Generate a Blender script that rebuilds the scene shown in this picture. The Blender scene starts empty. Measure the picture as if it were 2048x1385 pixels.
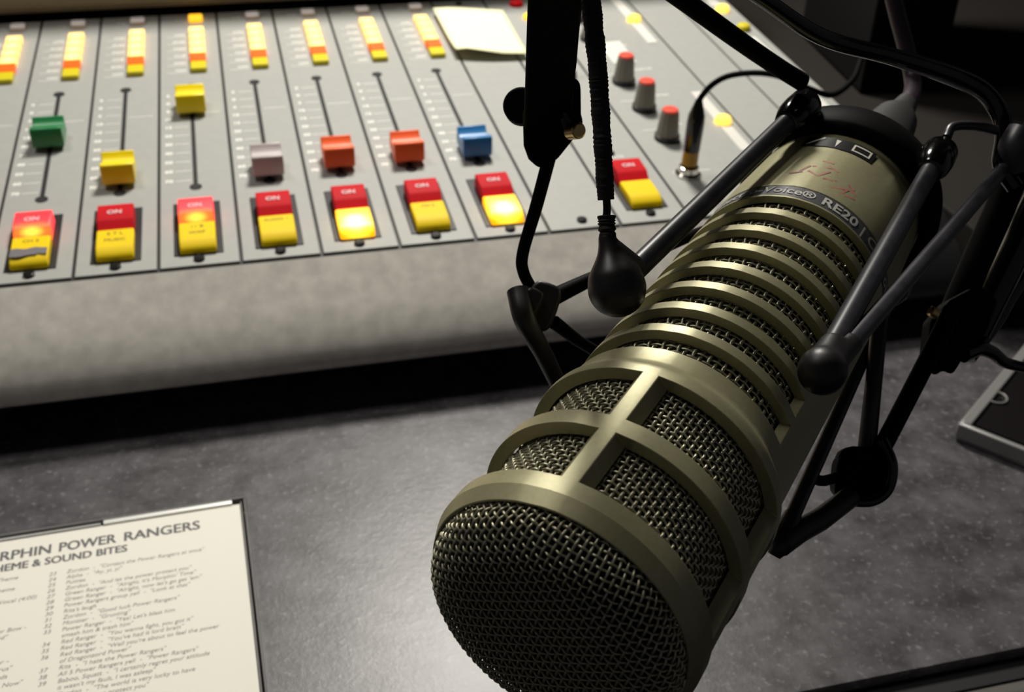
import bpy, math, random
import numpy as np
from mathutils import Vector, Matrix

random.seed(7)
rng = np.random.default_rng(7)
MM = 0.001
PI = math.pi
sc = bpy.context.scene
COL = sc.collection

# ------------------------------------------------------------------ camera
# world: millimetres in the code, metres in Blender.  x runs along the console, y away from the desk's
# front edge, z up; the desk top is z = 0, the front edge of the console panel is y = 0, z = 60.
F_PX = 2224.71
RW = np.array([[0.9695614573, -0.2441385002, 0.0186272150],
               [-0.1157692355, -0.5241357522, -0.8437293389],
               [0.2157500048, 0.8158909890, -0.5364455513]])      # rows: right, down, forward
CAM = np.array([119.86, -482.41, 311.58])
cam = bpy.data.cameras.new('camera')
camo = bpy.data.objects.new('camera', cam)
COL.objects.link(camo)
m3 = Matrix((tuple(RW[0]), tuple(-RW[1]), tuple(-RW[2]))).transposed()
camo.matrix_world = Matrix.Translation(Vector(CAM * MM)) @ m3.to_4x4()
cam.sensor_width = 36.0
cam.lens = F_PX / 2048.0 * 36.0
cam.clip_start = 0.01
cam.clip_end = 30.0
cam.dof.use_dof = True
cam.dof.focus_distance = 0.238
cam.dof.aperture_fstop = 31.0
sc.camera = camo

# ------------------------------------------------------------------ world, lights, exposure
world = bpy.data.worlds.new('studio_dark')
sc.world = world
world.use_nodes = True
world.node_tree.nodes['Background'].inputs[0].default_value = (0.95, 0.93, 1.0, 1)
world.node_tree.nodes['Background'].inputs[1].default_value = 0.045


def area(name, loc, target, size, power, color, shape='DISK'):
    l = bpy.data.lights.new(name, 'AREA')
    l.shape = shape
    l.size = size
    l.energy = power
    l.color = color
    o = bpy.data.objects.new(name, l)
    COL.objects.link(o)
    o.location = Vector(loc) * MM
    o.rotation_euler = (Vector(target) - Vector(loc)).to_track_quat('-Z', 'Y').to_euler()
    return o


area('ceiling_spot', (320, 420, 760), (190, -40, 30), 0.17, 7.6, (1.0, 0.955, 0.87))
area('fill_light', (-330, 330, 1450), (120, -200, 60), 0.34, 5.0, (1.0, 0.95, 0.88))  # added unseen fill, brightens the microphone and the mount's sockets

sc.view_settings.view_transform = 'Standard'
sc.view_settings.look = 'None'
sc.view_settings.gamma = 1.0
sc.view_settings.use_curve_mapping = False
sc.view_settings.exposure = 0.14


# ------------------------------------------------------------------ materials
def srgb(r, g, b):
    f = lambda c: (c / 12.92 if c <= 0.04045 else ((c + 0.055) / 1.055) ** 2.4)
    return (f(r / 255), f(g / 255), f(b / 255), 1.0)


def mat(name, color, rough=0.5, metal=0.0, spec=0.5, noise=None, bump=None, emit=None, estr=0.0, coat=0.0, aniso=0.0):
    m = bpy.data.materials.new(name)
    m.use_nodes = True
    nt = m.node_tree
    b = nt.nodes['Principled BSDF']
    b.inputs['Base Color'].default_value = color
    b.inputs['Roughness'].default_value = rough
    b.inputs['Metallic'].default_value = metal
    b.inputs['Specular IOR Level'].default_value = spec
    b.inputs['Coat Weight'].default_value = coat
    if aniso:
        b.inputs['Anisotropic'].default_value = aniso
    if emit is not None:
        b.inputs['Emission Color'].default_value = emit
        b.inputs['Emission Strength'].default_value = estr
    tc = nt.nodes.new('ShaderNodeTexCoord')
    if noise:
        scale, amt, detail = noise
        n = nt.nodes.new('ShaderNodeTexNoise')
        n.inputs['Scale'].default_value = scale
        n.inputs['Detail'].default_value = detail
        nt.links.new(tc.outputs['Object'], n.inputs['Vector'])
        r = nt.nodes.new('ShaderNodeMapRange')
        r.inputs['From Min'].default_value = 0.3
        r.inputs['From Max'].default_value = 0.7
        r.inputs['To Min'].default_value = 1 - amt
        r.inputs['To Max'].default_value = 1 + amt
        nt.links.new(n.outputs['Fac'], r.inputs['Value'])
        mx = nt.nodes.new('ShaderNodeMix')
        mx.data_type = 'RGBA'
        mx.blend_type = 'MULTIPLY'
        mx.inputs[0].default_value = 1.0
        mx.inputs[6].default_value = color
        nt.links.new(r.outputs[0], mx.inputs[7])
        nt.links.new(mx.outputs[2], b.inputs['Base Color'])
    if bump:
        scale, strength, dist = bump
        n = nt.nodes.new('ShaderNodeTexNoise')
        n.inputs['Scale'].default_value = scale
        n.inputs['Detail'].default_value = 4
        nt.links.new(tc.outputs['Object'], n.inputs['Vector'])
        bp = nt.nodes.new('ShaderNodeBump')
        bp.inputs['Strength'].default_value = strength
        bp.inputs['Distance'].default_value = dist
        nt.links.new(n.outputs['Fac'], bp.inputs['Height'])
        nt.links.new(bp.outputs[0], b.inputs['Normal'])
    return m


M = {}
M['nickel'] = mat('satin_beige_metal', (0.40, 0.378, 0.222, 1), 0.42, 0.40, noise=(900, 0.06, 3))
M['wire'] = mat('nickel_wire', (0.46, 0.44, 0.31, 1), 0.38, 0.65)
M['foam'] = mat('black_foam', (0.004, 0.004, 0.004, 1), 0.95, bump=(900, 0.6, 0.0004))
M['blk_gloss'] = mat('glossy_black_plastic', (0.003, 0.003, 0.003, 1), 0.14, spec=0.6)
M['blk'] = mat('matte_black_metal', (0.003, 0.003, 0.003, 1), 0.6, spec=0.05)
M['rubber'] = mat('black_rubber', (0.014, 0.0125, 0.013, 1), 0.42, spec=0.45, noise=(300, 0.25, 3))
M['tube'] = mat('dark_grey_rubber_tube', (0.030, 0.029, 0.036, 1), 0.36, spec=0.5, noise=(260, 0.3, 4))
M['cord'] = mat('black_wrapped_cord', (0.006, 0.005, 0.005, 1), 0.75, bump=(700, 0.5, 0.0004))
M['band'] = mat('dark_grey_lettering_band', (0.10, 0.10, 0.11, 1), 0.4, 0.3)
M['letter'] = mat('pale_lettering', (0.55, 0.54, 0.50, 1), 0.5)
M['logo_black'] = mat('badge_black', (0.012, 0.012, 0.012, 1), 0.35)
M['logo_white'] = mat('badge_white', (0.62, 0.60, 0.52, 1), 0.5)
M['red_marker'] = mat('faded_red_marker', (0.38, 0.15, 0.11, 1), 0.6)
M['brass'] = mat('brass', (0.62, 0.46, 0.20, 1), 0.28, 1.0)
M['chrome'] = mat('chrome', (0.75, 0.72, 0.66, 1), 0.18, 1.0)
M['gold'] = mat('gold_plastic_band', srgb(190, 140, 25), 0.4)
M['purple'] = mat('dark_purple_cable', (0.022, 0.009, 0.020, 1), 0.5)
M['grey_boot'] = mat('dark_grey_connector', (0.035, 0.035, 0.033, 1), 0.55, 0.2)

M['panel'] = mat('grey_painted_panel', srgb(163, 164, 160), 0.55, noise=(160, 0.03, 3))
M['rail'] = mat('speckled_grey_rail', srgb(192, 188, 180), 0.33, noise=(130, 0.13, 7), bump=(1500, 0.15, 0.0001))
M['console_dark'] = mat('black_console_metal', (0.008, 0.008, 0.009, 1), 0.5)
M['bridge'] = mat('grey_meter_bridge', srgb(150, 148, 132), 0.6, noise=(120, 0.03, 3))
M['seam'] = mat('dark_olive_seam', (0.030, 0.030, 0.020, 1), 0.7)
M['slot'] = mat('fader_slot_black', (0.004, 0.004, 0.005, 1), 0.7)
M['well'] = mat('button_well_black', (0.010, 0.010, 0.012, 1), 0.45)
M['print'] = mat('pale_panel_print', (0.86, 0.86, 0.80, 1), 0.6)
M['strip_label'] = mat('white_label_strip', srgb(222, 220, 212), 0.5)
M['k_green'] = mat('green_plastic', (0.022, 0.23, 0.07, 1), 0.3)
M['k_yellow'] = mat('yellow_plastic', (1.0, 0.80, 0.003, 1), 0.33)
M['k_grey'] = mat('pale_grey_plastic', srgb(200, 190, 190), 0.35)
M['k_orange'] = mat('orange_plastic', (1.0, 0.165, 0.045, 1), 0.4, spec=0.3)
M['k_blue'] = mat('blue_plastic', (0.03, 0.21, 0.50, 1), 0.33)
M['b_red'] = mat('red_button_plastic', (0.62, 0.004, 0.012, 1), 0.6, spec=0.12)
M['b_yellow'] = mat('yellow_button_plastic', (0.93, 0.66, 0.002, 1), 0.55, spec=0.2)
M['s_white'] = mat('white_button_plastic', srgb(215, 208, 208), 0.5)
M['s_orange'] = mat('orange_selector_plastic', srgb(250, 95, 10), 0.5, emit=srgb(255, 90, 0), estr=0.35)
M['s_olive'] = mat('yellow_selector_plastic', srgb(215, 200, 10), 0.5)
M['s_lit'] = mat('lit_cream_selector', srgb(255, 225, 120), 0.5, emit=(1.0, 0.60, 0.12, 1), estr=1.15)
M['s_lamp'] = mat('lit_yellow_lamp', (0.9, 0.6, 0.1, 1), 0.5, emit=(1.0, 0.62, 0.10, 1), estr=1.25)
M['s_litamber'] = mat('lit_amber_selector', srgb(255, 190, 20), 0.5, emit=(1.0, 0.48, 0.02, 1), estr=1.1)
M['ink_dark'] = mat('dark_button_ink', (0.12, 0.10, 0.01, 1), 0.6)
M['ink_white'] = mat('white_button_ink', (1.0, 0.80, 0.82, 1), 0.6)
M['tape'] = mat('grey_tape', srgb(112, 108, 112), 0.6)
M['cap_grey'] = mat('grey_knob_plastic', srgb(132, 128, 118), 0.5)
M['cap_red'] = mat('coral_knob_cap', srgb(235, 82, 60), 0.45)
M['note'] = mat('yellow_note_paper', (1.0, 0.99, 0.62, 1), 0.8)
M['screw'] = mat('black_screw', (0.02, 0.02, 0.02, 1), 0.35, 0.7)
M['paper'] = mat('white_inlay_paper', (0.96, 0.94, 0.84, 1), 0.7)
M['ink'] = mat('grey_print_ink', srgb(150, 146, 144), 0.7)
M['ink_b'] = mat('dark_grey_print_ink', srgb(112, 110, 112), 0.7)
M['speaker'] = mat('black_cabinet_vinyl', (0.0022, 0.0020, 0.0020, 1), 0.8, spec=0.2)
M['unit'] = mat('charcoal_side_surface', (0.016, 0.013, 0.011, 1), 0.75, spec=0.2)
M['wall'] = mat('dark_wall_paint', (0.05, 0.045, 0.042, 1), 0.9)
M['floor'] = mat('dark_carpet', (0.02, 0.018, 0.018, 1), 0.95)


def lit_button(name, base, edge, mid, hot, cy, estr, sx=85, sy=120, pm=0.45):
    """translucent cap lit by a lamp behind it: the lamp sits at local (0, cy)"""
    m = mat(name, base, 0.4)
    nt = m.node_tree
    b = nt.nodes['Principled BSDF']
    tc = nt.nodes.new('ShaderNodeTexCoord')
    mp = nt.nodes.new('ShaderNodeMapping')
    mp.vector_type = 'POINT'
    mp.inputs['Location'].default_value = (0, -cy * MM * sy, 0)
    mp.inputs['Scale'].default_value = (sx, sy, 20)
    gr = nt.nodes.new('ShaderNodeTexGradient')
    gr.gradient_type = 'SPHERICAL'
    cr = nt.nodes.new('ShaderNodeValToRGB')
    e = cr.color_ramp.elements
    e[0].position = 0.0
    e[0].color = edge
    e[1].position = 0.95
    e[1].color = hot
    e2 = e.new(pm)
    e2.color = mid
    nt.links.new(tc.outputs['Object'], mp.inputs['Vector'])
    nt.links.new(mp.outputs[0], gr.inputs[0])
    nt.links.new(gr.outputs['Fac'], cr.inputs[0])
    nt.links.new(cr.outputs[0], b.inputs['Emission Color'])
    b.inputs['Emission Strength'].default_value = estr
    return m


M['b_red_lit'] = lit_button('lit_red_button', srgb(230, 20, 30), (1.0, 0.035, 0.045, 1), (1.0, 0.20, 0.01, 1), (1.5, 1.1, 0.10, 1), 34.8, 1.2, 72, 150, 0.55)
M['s_lit'] = lit_button('lit_cream_selector', (0.9, 0.6, 0.2, 1), (1.0, 0.42, 0.06, 1), (1.0, 0.66, 0.20, 1), (1.0, 0.88, 0.42, 1), 5.6, 1.0, 150, 150, 0.35)
M['b_yel_lit'] = lit_button('lit_yellow_button', srgb(240, 190, 10), (1.0, 0.36, 0.0, 1), (1.1, 0.85, 0.06, 1), (1.9, 1.7, 0.8, 1), 19.5, 1.4, 92, 82, 0.33)


def desk_material():
    m = mat('mottled_grey_laminate', (0.05, 0.047, 0.05, 1), 0.36, spec=0.5)
    nt = m.node_tree
    b = nt.nodes['Principled BSDF']
    tc = nt.nodes.new('ShaderNodeTexCoord')
    n1 = nt.nodes.new('ShaderNodeTexNoise')
    n1.inputs['Scale'].default_value = 70
    n1.inputs['Detail'].default_value = 7
    n1.inputs['Roughness'].default_value = 0.62
    n2 = nt.nodes.new('ShaderNodeTexNoise')
    n2.inputs['Scale'].default_value = 300
    n2.inputs['Detail'].default_value = 5
    n2.inputs['Roughness'].default_value = 0.7
    c1 = nt.nodes.new('ShaderNodeValToRGB')
    c1.color_ramp.elements[0].position = 0.33
    c1.color_ramp.elements[0].color = (0.040, 0.037, 0.040, 1)
    c1.color_ramp.elements[1].position = 0.68
    c1.color_ramp.elements[1].color = (0.118, 0.110, 0.118, 1)
    c2 = nt.nodes.new('ShaderNodeValToRGB')
    c2.color_ramp.elements[0].position = 0.56
    c2.color_ramp.elements[0].color = (0, 0, 0, 1)
    c2.color_ramp.elements[1].position = 0.72
    c2.color_ramp.elements[1].color = (1, 1, 1, 1)
    mx = nt.nodes.new('ShaderNodeMix')
    mx.data_type = 'RGBA'
    mx.inputs[7].default_value = (0.22, 0.215, 0.225, 1)
    for n in (n1, n2):
        nt.links.new(tc.outputs['Object'], n.inputs['Vector'])
    nt.links.new(n1.outputs['Fac'], c1.inputs[0])
    nt.links.new(n2.outputs['Fac'], c2.inputs[0])
    nt.links.new(c2.outputs[0], mx.inputs[0])
    nt.links.new(c1.outputs[0], mx.inputs[6])
    nt.links.new(mx.outputs[2], b.inputs['Base Color'])
    bp = nt.nodes.new('ShaderNodeBump')
    bp.inputs['Strength'].default_value = 0.25
    bp.inputs['Distance'].default_value = 0.0004
    nt.links.new(n2.outputs['Fac'], bp.inputs['Height'])
    nt.links.new(bp.outputs[0], b.inputs['Normal'])
    return m


M['desk'] = desk_material()


def clear_plastic(name, tint, fac):
    m = bpy.data.materials.new(name)
    m.use_nodes = True
    nt = m.node_tree
    nt.nodes.clear()
    out = nt.nodes.new('ShaderNodeOutputMaterial')
    tr = nt.nodes.new('ShaderNodeBsdfTransparent')
    tr.inputs[0].default_value = tint
    gl = nt.nodes.new('ShaderNodeBsdfGlossy')
    gl.inputs['Roughness'].default_value = 0.06
    gl.inputs['Color'].default_value = (0.9, 0.9, 0.9, 1)
    fr = nt.nodes.new('ShaderNodeFresnel')
    fr.inputs[0].default_value = 1.45
    ad = nt.nodes.new('ShaderNodeMath')
    ad.operation = 'ADD'
    ad.inputs[1].default_value = fac
    mx = nt.nodes.new('ShaderNodeMixShader')
    geo = nt.nodes.new('ShaderNodeNewGeometry')
    inv = nt.nodes.new('ShaderNodeMath')
    inv.operation = 'SUBTRACT'
    inv.inputs[0].default_value = 1.0
    mul = nt.nodes.new('ShaderNodeMath')
    mul.operation = 'MULTIPLY'
    nt.links.new(geo.outputs['Backfacing'], inv.inputs[1])
    nt.links.new(fr.outputs[0], ad.inputs[0])
    nt.links.new(ad.outputs[0], mul.inputs[0])
    nt.links.new(inv.outputs[0], mul.inputs[1])
    nt.links.new(mul.outputs[0], mx.inputs[0])
    nt.links.new(tr.outputs[0], mx.inputs[1])
    nt.links.new(gl.outputs[0], mx.inputs[2])
    nt.links.new(mx.outputs[0], out.inputs[0])
    return m


M['clear'] = clear_plastic('clear_styrene_lid', (1.0, 1.0, 1.0, 1), 0.0)
M['clear_edge'] = clear_plastic('clear_styrene_edge', (0.80, 0.80, 0.78, 1), 0.10)
M['frost'] = mat('frosted_clear_plastic_edge', (0.24, 0.235, 0.23, 1), 0.3, spec=0.6)
M['glare_bar'] = mat('hinge_bar_painted_glare', (0.85, 0.85, 0.82, 1), 0.36, 0.7)
M['frost_pale'] = mat('pale_frosted_plastic', (0.42, 0.42, 0.41, 1), 0.3, spec=0.7)
M['cd_black'] = mat('black_cd_insert', (0.006, 0.0045, 0.0045, 1), 0.35)


# ------------------------------------------------------------------ geometry helpers (all in mm)
def nrm(v):
    v = np.asarray(v, float)
    return v / np.linalg.norm(v)


class MB:
    def __init__(s):
        s.v = []
        s.f = []
        s.n = 0

    def add(s, verts, faces):
        verts = np.asarray(verts, float)
        s.v.append(verts)
        k = s.n
        s.f.extend([tuple(i + k for i in f) for f in faces])
        s.n += len(verts)
        return s

    def box(s, lo, hi):
        x0, y0, z0 = lo
        x1, y1, z1 = hi
        s.add([(x0, y0, z0), (x1, y0, z0), (x1, y1, z0), (x0, y1, z0), (x0, y0, z1), (x1, y0, z1), (x1, y1, z1), (x0, y1, z1)],
              [(0, 3, 2, 1), (4, 5, 6, 7), (0, 1, 5, 4), (1, 2, 6, 5), (2, 3, 7, 6), (3, 0, 4, 7)])
        return s

    def prism_x(s, prof, x0, x1):
        """profile of (y, z) points, counter-clockwise seen from +x, swept from x0 to x1"""
        n = len(prof)
        s.add([(x0, y, z) for y, z in prof] + [(x1, y, z) for y, z in prof],
              [tuple(range(n - 1, -1, -1)), tuple(range(n, 2 * n))] + [(i, (i + 1) % n, n + (i + 1) % n, n + i) for i in range(n)])
        return s

    def prism_z(s, poly, z0, z1):
        n = len(poly)
        s.add([(x, y, z0) for x, y in poly] + [(x, y, z1) for x, y in poly],
              [tuple(range(n - 1, -1, -1)), tuple(range(n, 2 * n))] + [(i, (i + 1) % n, n + (i + 1) % n, n + i) for i in range(n)])
        return s

    def tube(s, pts, r, sides=16, caps=True, closed=False):
        P = np.asarray(pts, float)
        n = len(P)
        R = np.full(n, float(r)) if np.isscalar(r) else np.asarray(r, float)
        if closed:
            T = np.roll(P, -1, 0) - np.roll(P, 1, 0)
        else:
            T = np.gradient(P, axis=0)
        T /= np.linalg.norm(T, axis=1)[:, None]
        a = np.array([0, 0, 1.0]) if abs(T[0][2]) < 0.9 else np.array([1.0, 0, 0])
        u = nrm(np.cross(T[0], a))
        V = np.zeros((n, sides, 3))
        th = np.linspace(0, 2 * PI, sides, endpoint=False)
        for i in range(n):
            u = nrm(u - T[i] * (u @ T[i]))
            w = np.cross(T[i], u)
            V[i] = P[i] + R[i] * (np.cos(th)[:, None] * u + np.sin(th)[:, None] * w)
        F = []
        m = n if closed else n - 1
        for i in range(m):
            j = (i + 1) % n
            for k in range(sides):
                l = (k + 1) % sides
                F.append((i * sides + k, i * sides + l, j * sides + l, j * sides + k))
        if caps and not closed:
            F.append(tuple(range(sides - 1, -1, -1)))
            F.append(tuple((n - 1) * sides + k for k in range(sides)))
        s.add(V.reshape(-1, 3), F)
        return s

    def lathe(s, prof, org, axis, sides=32, ref=None):
        """prof: (distance along axis, radius) list"""
        d = nrm(axis)
        if ref is None:
            ref = np.array([0, 0, 1.0]) if abs(d[2]) < 0.9 else np.array([1.0, 0, 0])
        u = nrm(np.cross(d, ref))
        w = np.cross(d, u)
        th = np.linspace(0, 2 * PI, sides, endpoint=False)
        c = np.cos(th)[:, None] * u + np.sin(th)[:, None] * w
        V = [np.asarray(org, float) + d * a + max(r, 0.001) * c for a, r in prof]
        F = []
        for i in range(len(prof) - 1):
            for k in range(sides):
                l = (k + 1) % sides
                F.append((i * sides + k, i * sides + l, (i + 1) * sides + l, (i + 1) * sides + k))
        F.append(tuple(range(sides - 1, -1, -1)))
        F.append(tuple((len(prof) - 1) * sides + k for k in range(sides)))
        s.add(np.concatenate(V), F)
        return s

    def xform(s, fn):
        s.v = [fn(np.concatenate(s.v))]
        return s


def add_props(o, label=None, cat=None, group=None, kind=None):
    if label:
        o['label'] = label
    if cat:
        o['category'] = cat
    if group:
        o['group'] = group
    if kind:
        o['kind'] = kind
    return o


def obj(name, mb, m, parent=None, smooth=30.0, bevel=0.0, bseg=2, loc=None):
    me = bpy.data.meshes.new(name)
    V = np.concatenate(mb.v) * MM
    me.from_pydata(V.tolist(), [], mb.f)
    me.validate()
    me.update()
    me.materials.append(M[m] if isinstance(m, str) else m)
    if smooth:
        me.polygons.foreach_set('use_smooth', [True] * len(me.polygons))
        me.set_sharp_from_angle(angle=math.radians(smooth))
    o = bpy.data.objects.new(name, me)
    COL.objects.link(o)
    if loc is not None:
        o.location = Vector(loc) * MM
    if parent is not None:
        o.parent = parent
    if bevel:
        b = o.modifiers.new('bevel', 'BEVEL')
        b.width = bevel * MM
        b.segments = bseg
        b.limit_method = 'ANGLE'
        b.angle_limit = math.radians(35)
        b.harden_normals = False
    return o


def empty(name, loc=(0, 0, 0), rot=(0, 0, 0)):
    o = bpy.data.objects.new(name, None)
    o.empty_display_size = 0.01
    COL.objects.link(o)
    o.location = Vector(loc) * MM
    o.rotation_euler = rot
    return o


def spline(pts, n=10):
    """Catmull-Rom through points"""
    P = np.asarray(pts, float)
    P = np.vstack([2 * P[0] - P[1], P, 2 * P[-1] - P[-2]])
    out = []
    for i in range(1, len(P) - 2):
        for t in np.linspace(0, 1, n, endpoint=False):
            a, b, c, e = P[i - 1], P[i], P[i + 1], P[i + 2]
            out.append(0.5 * ((2 * b) + (-a + c) * t + (2 * a - 5 * b + 4 * c - e) * t * t + (-a + 3 * b - 3 * c + e) * t ** 3))
    out.append(P[-2])
    return np.array(out)


def at(u, v, dep):
    """the place in the room that lies dep millimetres in front of the lens towards photo point (u, v)"""
    c = np.array([(u - 1024) / F_PX, (v - 692.5) / F_PX, 1.0])
    return CAM + (RW.T @ c) * dep


def text_geo(body, size, font_offset=0.0, shear=0.0, spacing=1.0, align='LEFT'):
    c = bpy.data.curves.new('t', 'FONT')
    c.body = body
    c.size = size
    c.shear = shear
    c.space_character = spacing
    c.align_x = align
    c.resolution_u = 3
    o = bpy.data.objects.new('t', c)
    COL.objects.link(o)
    me = bpy.data.meshes.new_from_object(o)
    V = np.array([tuple(v.co) for v in me.vertices]).reshape(-1, 3)
    F = [tuple(p.vertices) for p in me.polygons]
    COL.objects.unlink(o)
    bpy.data.objects.remove(o)
    bpy.data.curves.remove(c)
    bpy.data.meshes.remove(me)
    if font_offset > 0.01:      # heavier strokes: the same outline laid down four times, slightly apart
        n_ = len(V)
        q = font_offset
        V = np.concatenate([V + np.array([dx, dy, 0.004 * k]) for k, (dx, dy) in enumerate(((-q, -q), (q, -q), (q, q), (-q, q)))])
        F = [tuple(i + n_ * k for i in f) for k in range(4) for f in F]
    return V, F


# ================================================================== setting
o = obj('floor', MB().box((-2500, -2500, -780), (3500, 3000, -750)), 'floor')
add_props(o, 'dark carpeted studio floor', kind='structure')
o = obj('wall_back', MB().box((-2500, 1600, -750), (3500, 1650, 1900)), 'wall')
add_props(o, 'dark studio back wall', kind='structure')
o = obj('ceiling', MB().box((-2500, -2500, 1900), (3500, 3000, 1950)), 'wall')
add_props(o, 'dark studio ceiling', kind='structure')

# ------------------------------------------------------------------ desk
desk = empty('desk', (200, 100, -750))
add_props(desk, 'grey mottled laminate desk carrying the mixing console, with rounded front edge', 'desk')
EDGE = -251.0


def at_desk(x):
    return x - np.array([200, 100, -750])


def dobj(name, mb, m, **k):
    mb.xform(lambda V: V - np.array([200, 100, -750]))
    return obj(name, mb, m, desk, **k)


dobj('desktop', MB().box((-700, EDGE, -28), (1300, 900, 0)), 'desk')
dobj('edge_seam', MB().box((-700, EDGE - 9, -26), (1300, EDGE, -5)), 'slot')
prof = [(EDGE - 15.5 + 7.5 * math.cos(t), -10.5 + 7.5 * math.sin(t)) for t in np.linspace(0, 2 * PI, 20, endpoint=False)]
dobj('front_edge', MB().prism_x(prof, -700, 1300), mat('dark_rounded_edge', (0.50, 0.48, 0.44, 1), 0.25, 0.8, noise=(60, 0.15, 4)), smooth=60)
for sx in (-660, 1240):
    for sy in (-180, 840):
        dobj('leg', MB().box((sx, sy, -750), (sx + 40, sy + 40, -28)), 'console_dark')

# ================================================================== mixing console
TILT = math.radians(5)
con = empty('mixing_console', (0, 0, 60), (TILT, 0, 0))
add_props(con, 'grey radio mixing console with coloured faders and lit buttons, standing on the desk', 'mixing console')
XE = 486.0      # right end of the panels
X0 = -152.0
PT = 323.0      # top of the panels
CT, ST = math.cos(TILT), math.sin(TILT)


def w2c(y, z):
    """world (y, z) -> console frame"""
    z -= 60
    return (y * CT + z * ST, -y * ST + z * CT)


# base cabinet under the panels
base = [w2c(-14, 2), w2c(PT + 90, 2), (PT + 90, -1.5), (0, -1.5), (-4, -6)]
obj('cabinet', MB().prism_x(base, X0, XE - 1), 'console_dark', con)
# sloping front rail with a rounded nose
top = (-1.6, -0.6)
noseT = w2c(-40, 33)
noseB = w2c(-41, 25)
arc = [w2c(-21, 46.6), w2c(-27, 42.6), w2c(-32, 38.4), w2c(-36, 34.6), w2c(-39.2, 31.0), w2c(-41.4, 27.6), w2c(-42.4, 24.6), w2c(-42.2, 22.4), w2c(-41.0, 20.8), w2c(-39, 20.2)]
railp = [top] + arc[0:] + [w2c(-36, 22), w2c(-10, 40), (-1.6, -7)]
obj('front_rail', MB().prism_x(railp, X0, 404), 'rail', con, smooth=40)
obj('front_rail_dark', MB().prism_x([(y, z - 0.5) for y, z in railp], 404.5, XE), 'console_dark', con, smooth=40)  # right stretch of the same rail, coloured black
obj('rail_seam', MB().box((X0, -1.5, -5), (XE, 0.0, -1.2)), 'seam', con)
# meter bridge behind the panels, its unseen height added to shade the panel tops
br = [(PT + 4, 8), (PT + 7, 3), (PT + 90, 3), (PT + 90, 105), (PT + 14, 105), (PT + 4, 95)]
obj('meter_bridge', MB().prism_x(br, X0, XE - 2), 'bridge', con, bevel=1.0)
obj('bridge_gap', MB().box((X0, PT, -5), (XE - 2, PT + 30, -1)), 'slot', con)


def rounded_box(mb, x0, x1, y0, y1, z0, z1, r, seg=3):
    """box with rounded vertical edges; bevel modifier rounds the rest"""
    poly = []
    for cx, cy, a0 in ((x1 - r, y0 + r, -90), (x1 - r, y1 - r, 0), (x0 + r, y1 - r, 90), (x0 + r, y0 + r, 180)):
        for k in range(seg + 1):
            a = math.radians(a0 + 90 * k / seg)
            poly.append((cx + r * math.cos(a), cy + r * math.sin(a)))
    mb.prism_z(poly, z0, z1)
    return mb


def plate(x0, x1, name='channel_strip', label=None, holes=None):
    mb = MB()
    y0, y1 = 0.9, PT
    xs = [x0 + 0.75, x1 - 0.75]
    mb.box((xs[0], y0, -1.4), (xs[1], y1, 0))
    o = obj(name, mb, 'panel', con, bevel=0.35)
    if label:
        o['label'] = label
    return o


def panel_print(mb, x, y, w, h=0.6):
    mb.add([(x, y, 0.06), (x + w, y, 0.06), (x + w, y + h, 0.06), (x, y + h, 0.06)], [(0, 1, 2, 3)])


def put_text(mb, body, x, y, z, size, align='LEFT', off=0.0, spacing=1.0, rotx=0.0):
    V, F = text_geo(body, size, off, spacing=spacing, align=align)
    if rotx:
        c, s_ = math.cos(rotx), math.sin(rotx)
        V = np.stack([V[:, 0], V[:, 1] * c, V[:, 1] * s_], 1)
    mb.add(V + np.array([x, y, z]), F)


def screw(parent, x, y, r=2.6):
    mb = MB().lathe([(0, r), (1.1, r), (1.5, r * 0.75)], (x, y, 0), (0, 0, 1), 20)
    mb.lathe([(0, r * .4), (0.1, r * .4)], (x, y, 1.5), (0, 0, 1), 6)
    obj('screw', mb, 'screw', parent)


def fader_knob(parent, x, y, m):
    # saddle cap: back horn, scooped middle, front ridge and a slightly flared front face
    prof = [(-9.4, 2.4), (9.6, 2.4), (9.3, 12.0), (8.4, 12.4)]
    for t in np.linspace(0, 1, 9)[1:]:
        prof.append((8.4 - 13.6 * t, 12.4 - 4.2 * math.sin(PI * min(1, t * 1.02)) ** 0.8 + 0.8 * t))
    prof += [(-6.4, 13.2), (-7.8, 13.0), (-8.8, 11.6)]
    mb = MB().prism_x(prof[::-1] if False else prof, -8.2, 8.2)
    return obj('fader_knob', mb, m, parent, bevel=0.5, loc=(x, y, 0), smooth=40)


def stalk(parent, x, y):
    obj('fader_stalk', MB().box((-1.2, -3.0, -1), (1.2, 3.0, 6)).box((-3.4, -6.6, 0.9), (3.4, 6.6, 2.4)), 'slot', parent, loc=(x, y, 0))


RED = [(32.2, 1.0), (51.6, 1.0), (51.0, 7.6), (50.2, 8.4), (37.6, 8.0), (36.2, 7.2), (33.4, 5.2), (32.2, 4.4)]
YEL = [(9.8, 0.6), (31.9, 0.6), (31.9, 5.0), (31.2, 5.4), (17.2, 5.4), (15.2, 5.1), (12.2, 3.9), (10.4, 2.4)]


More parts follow.
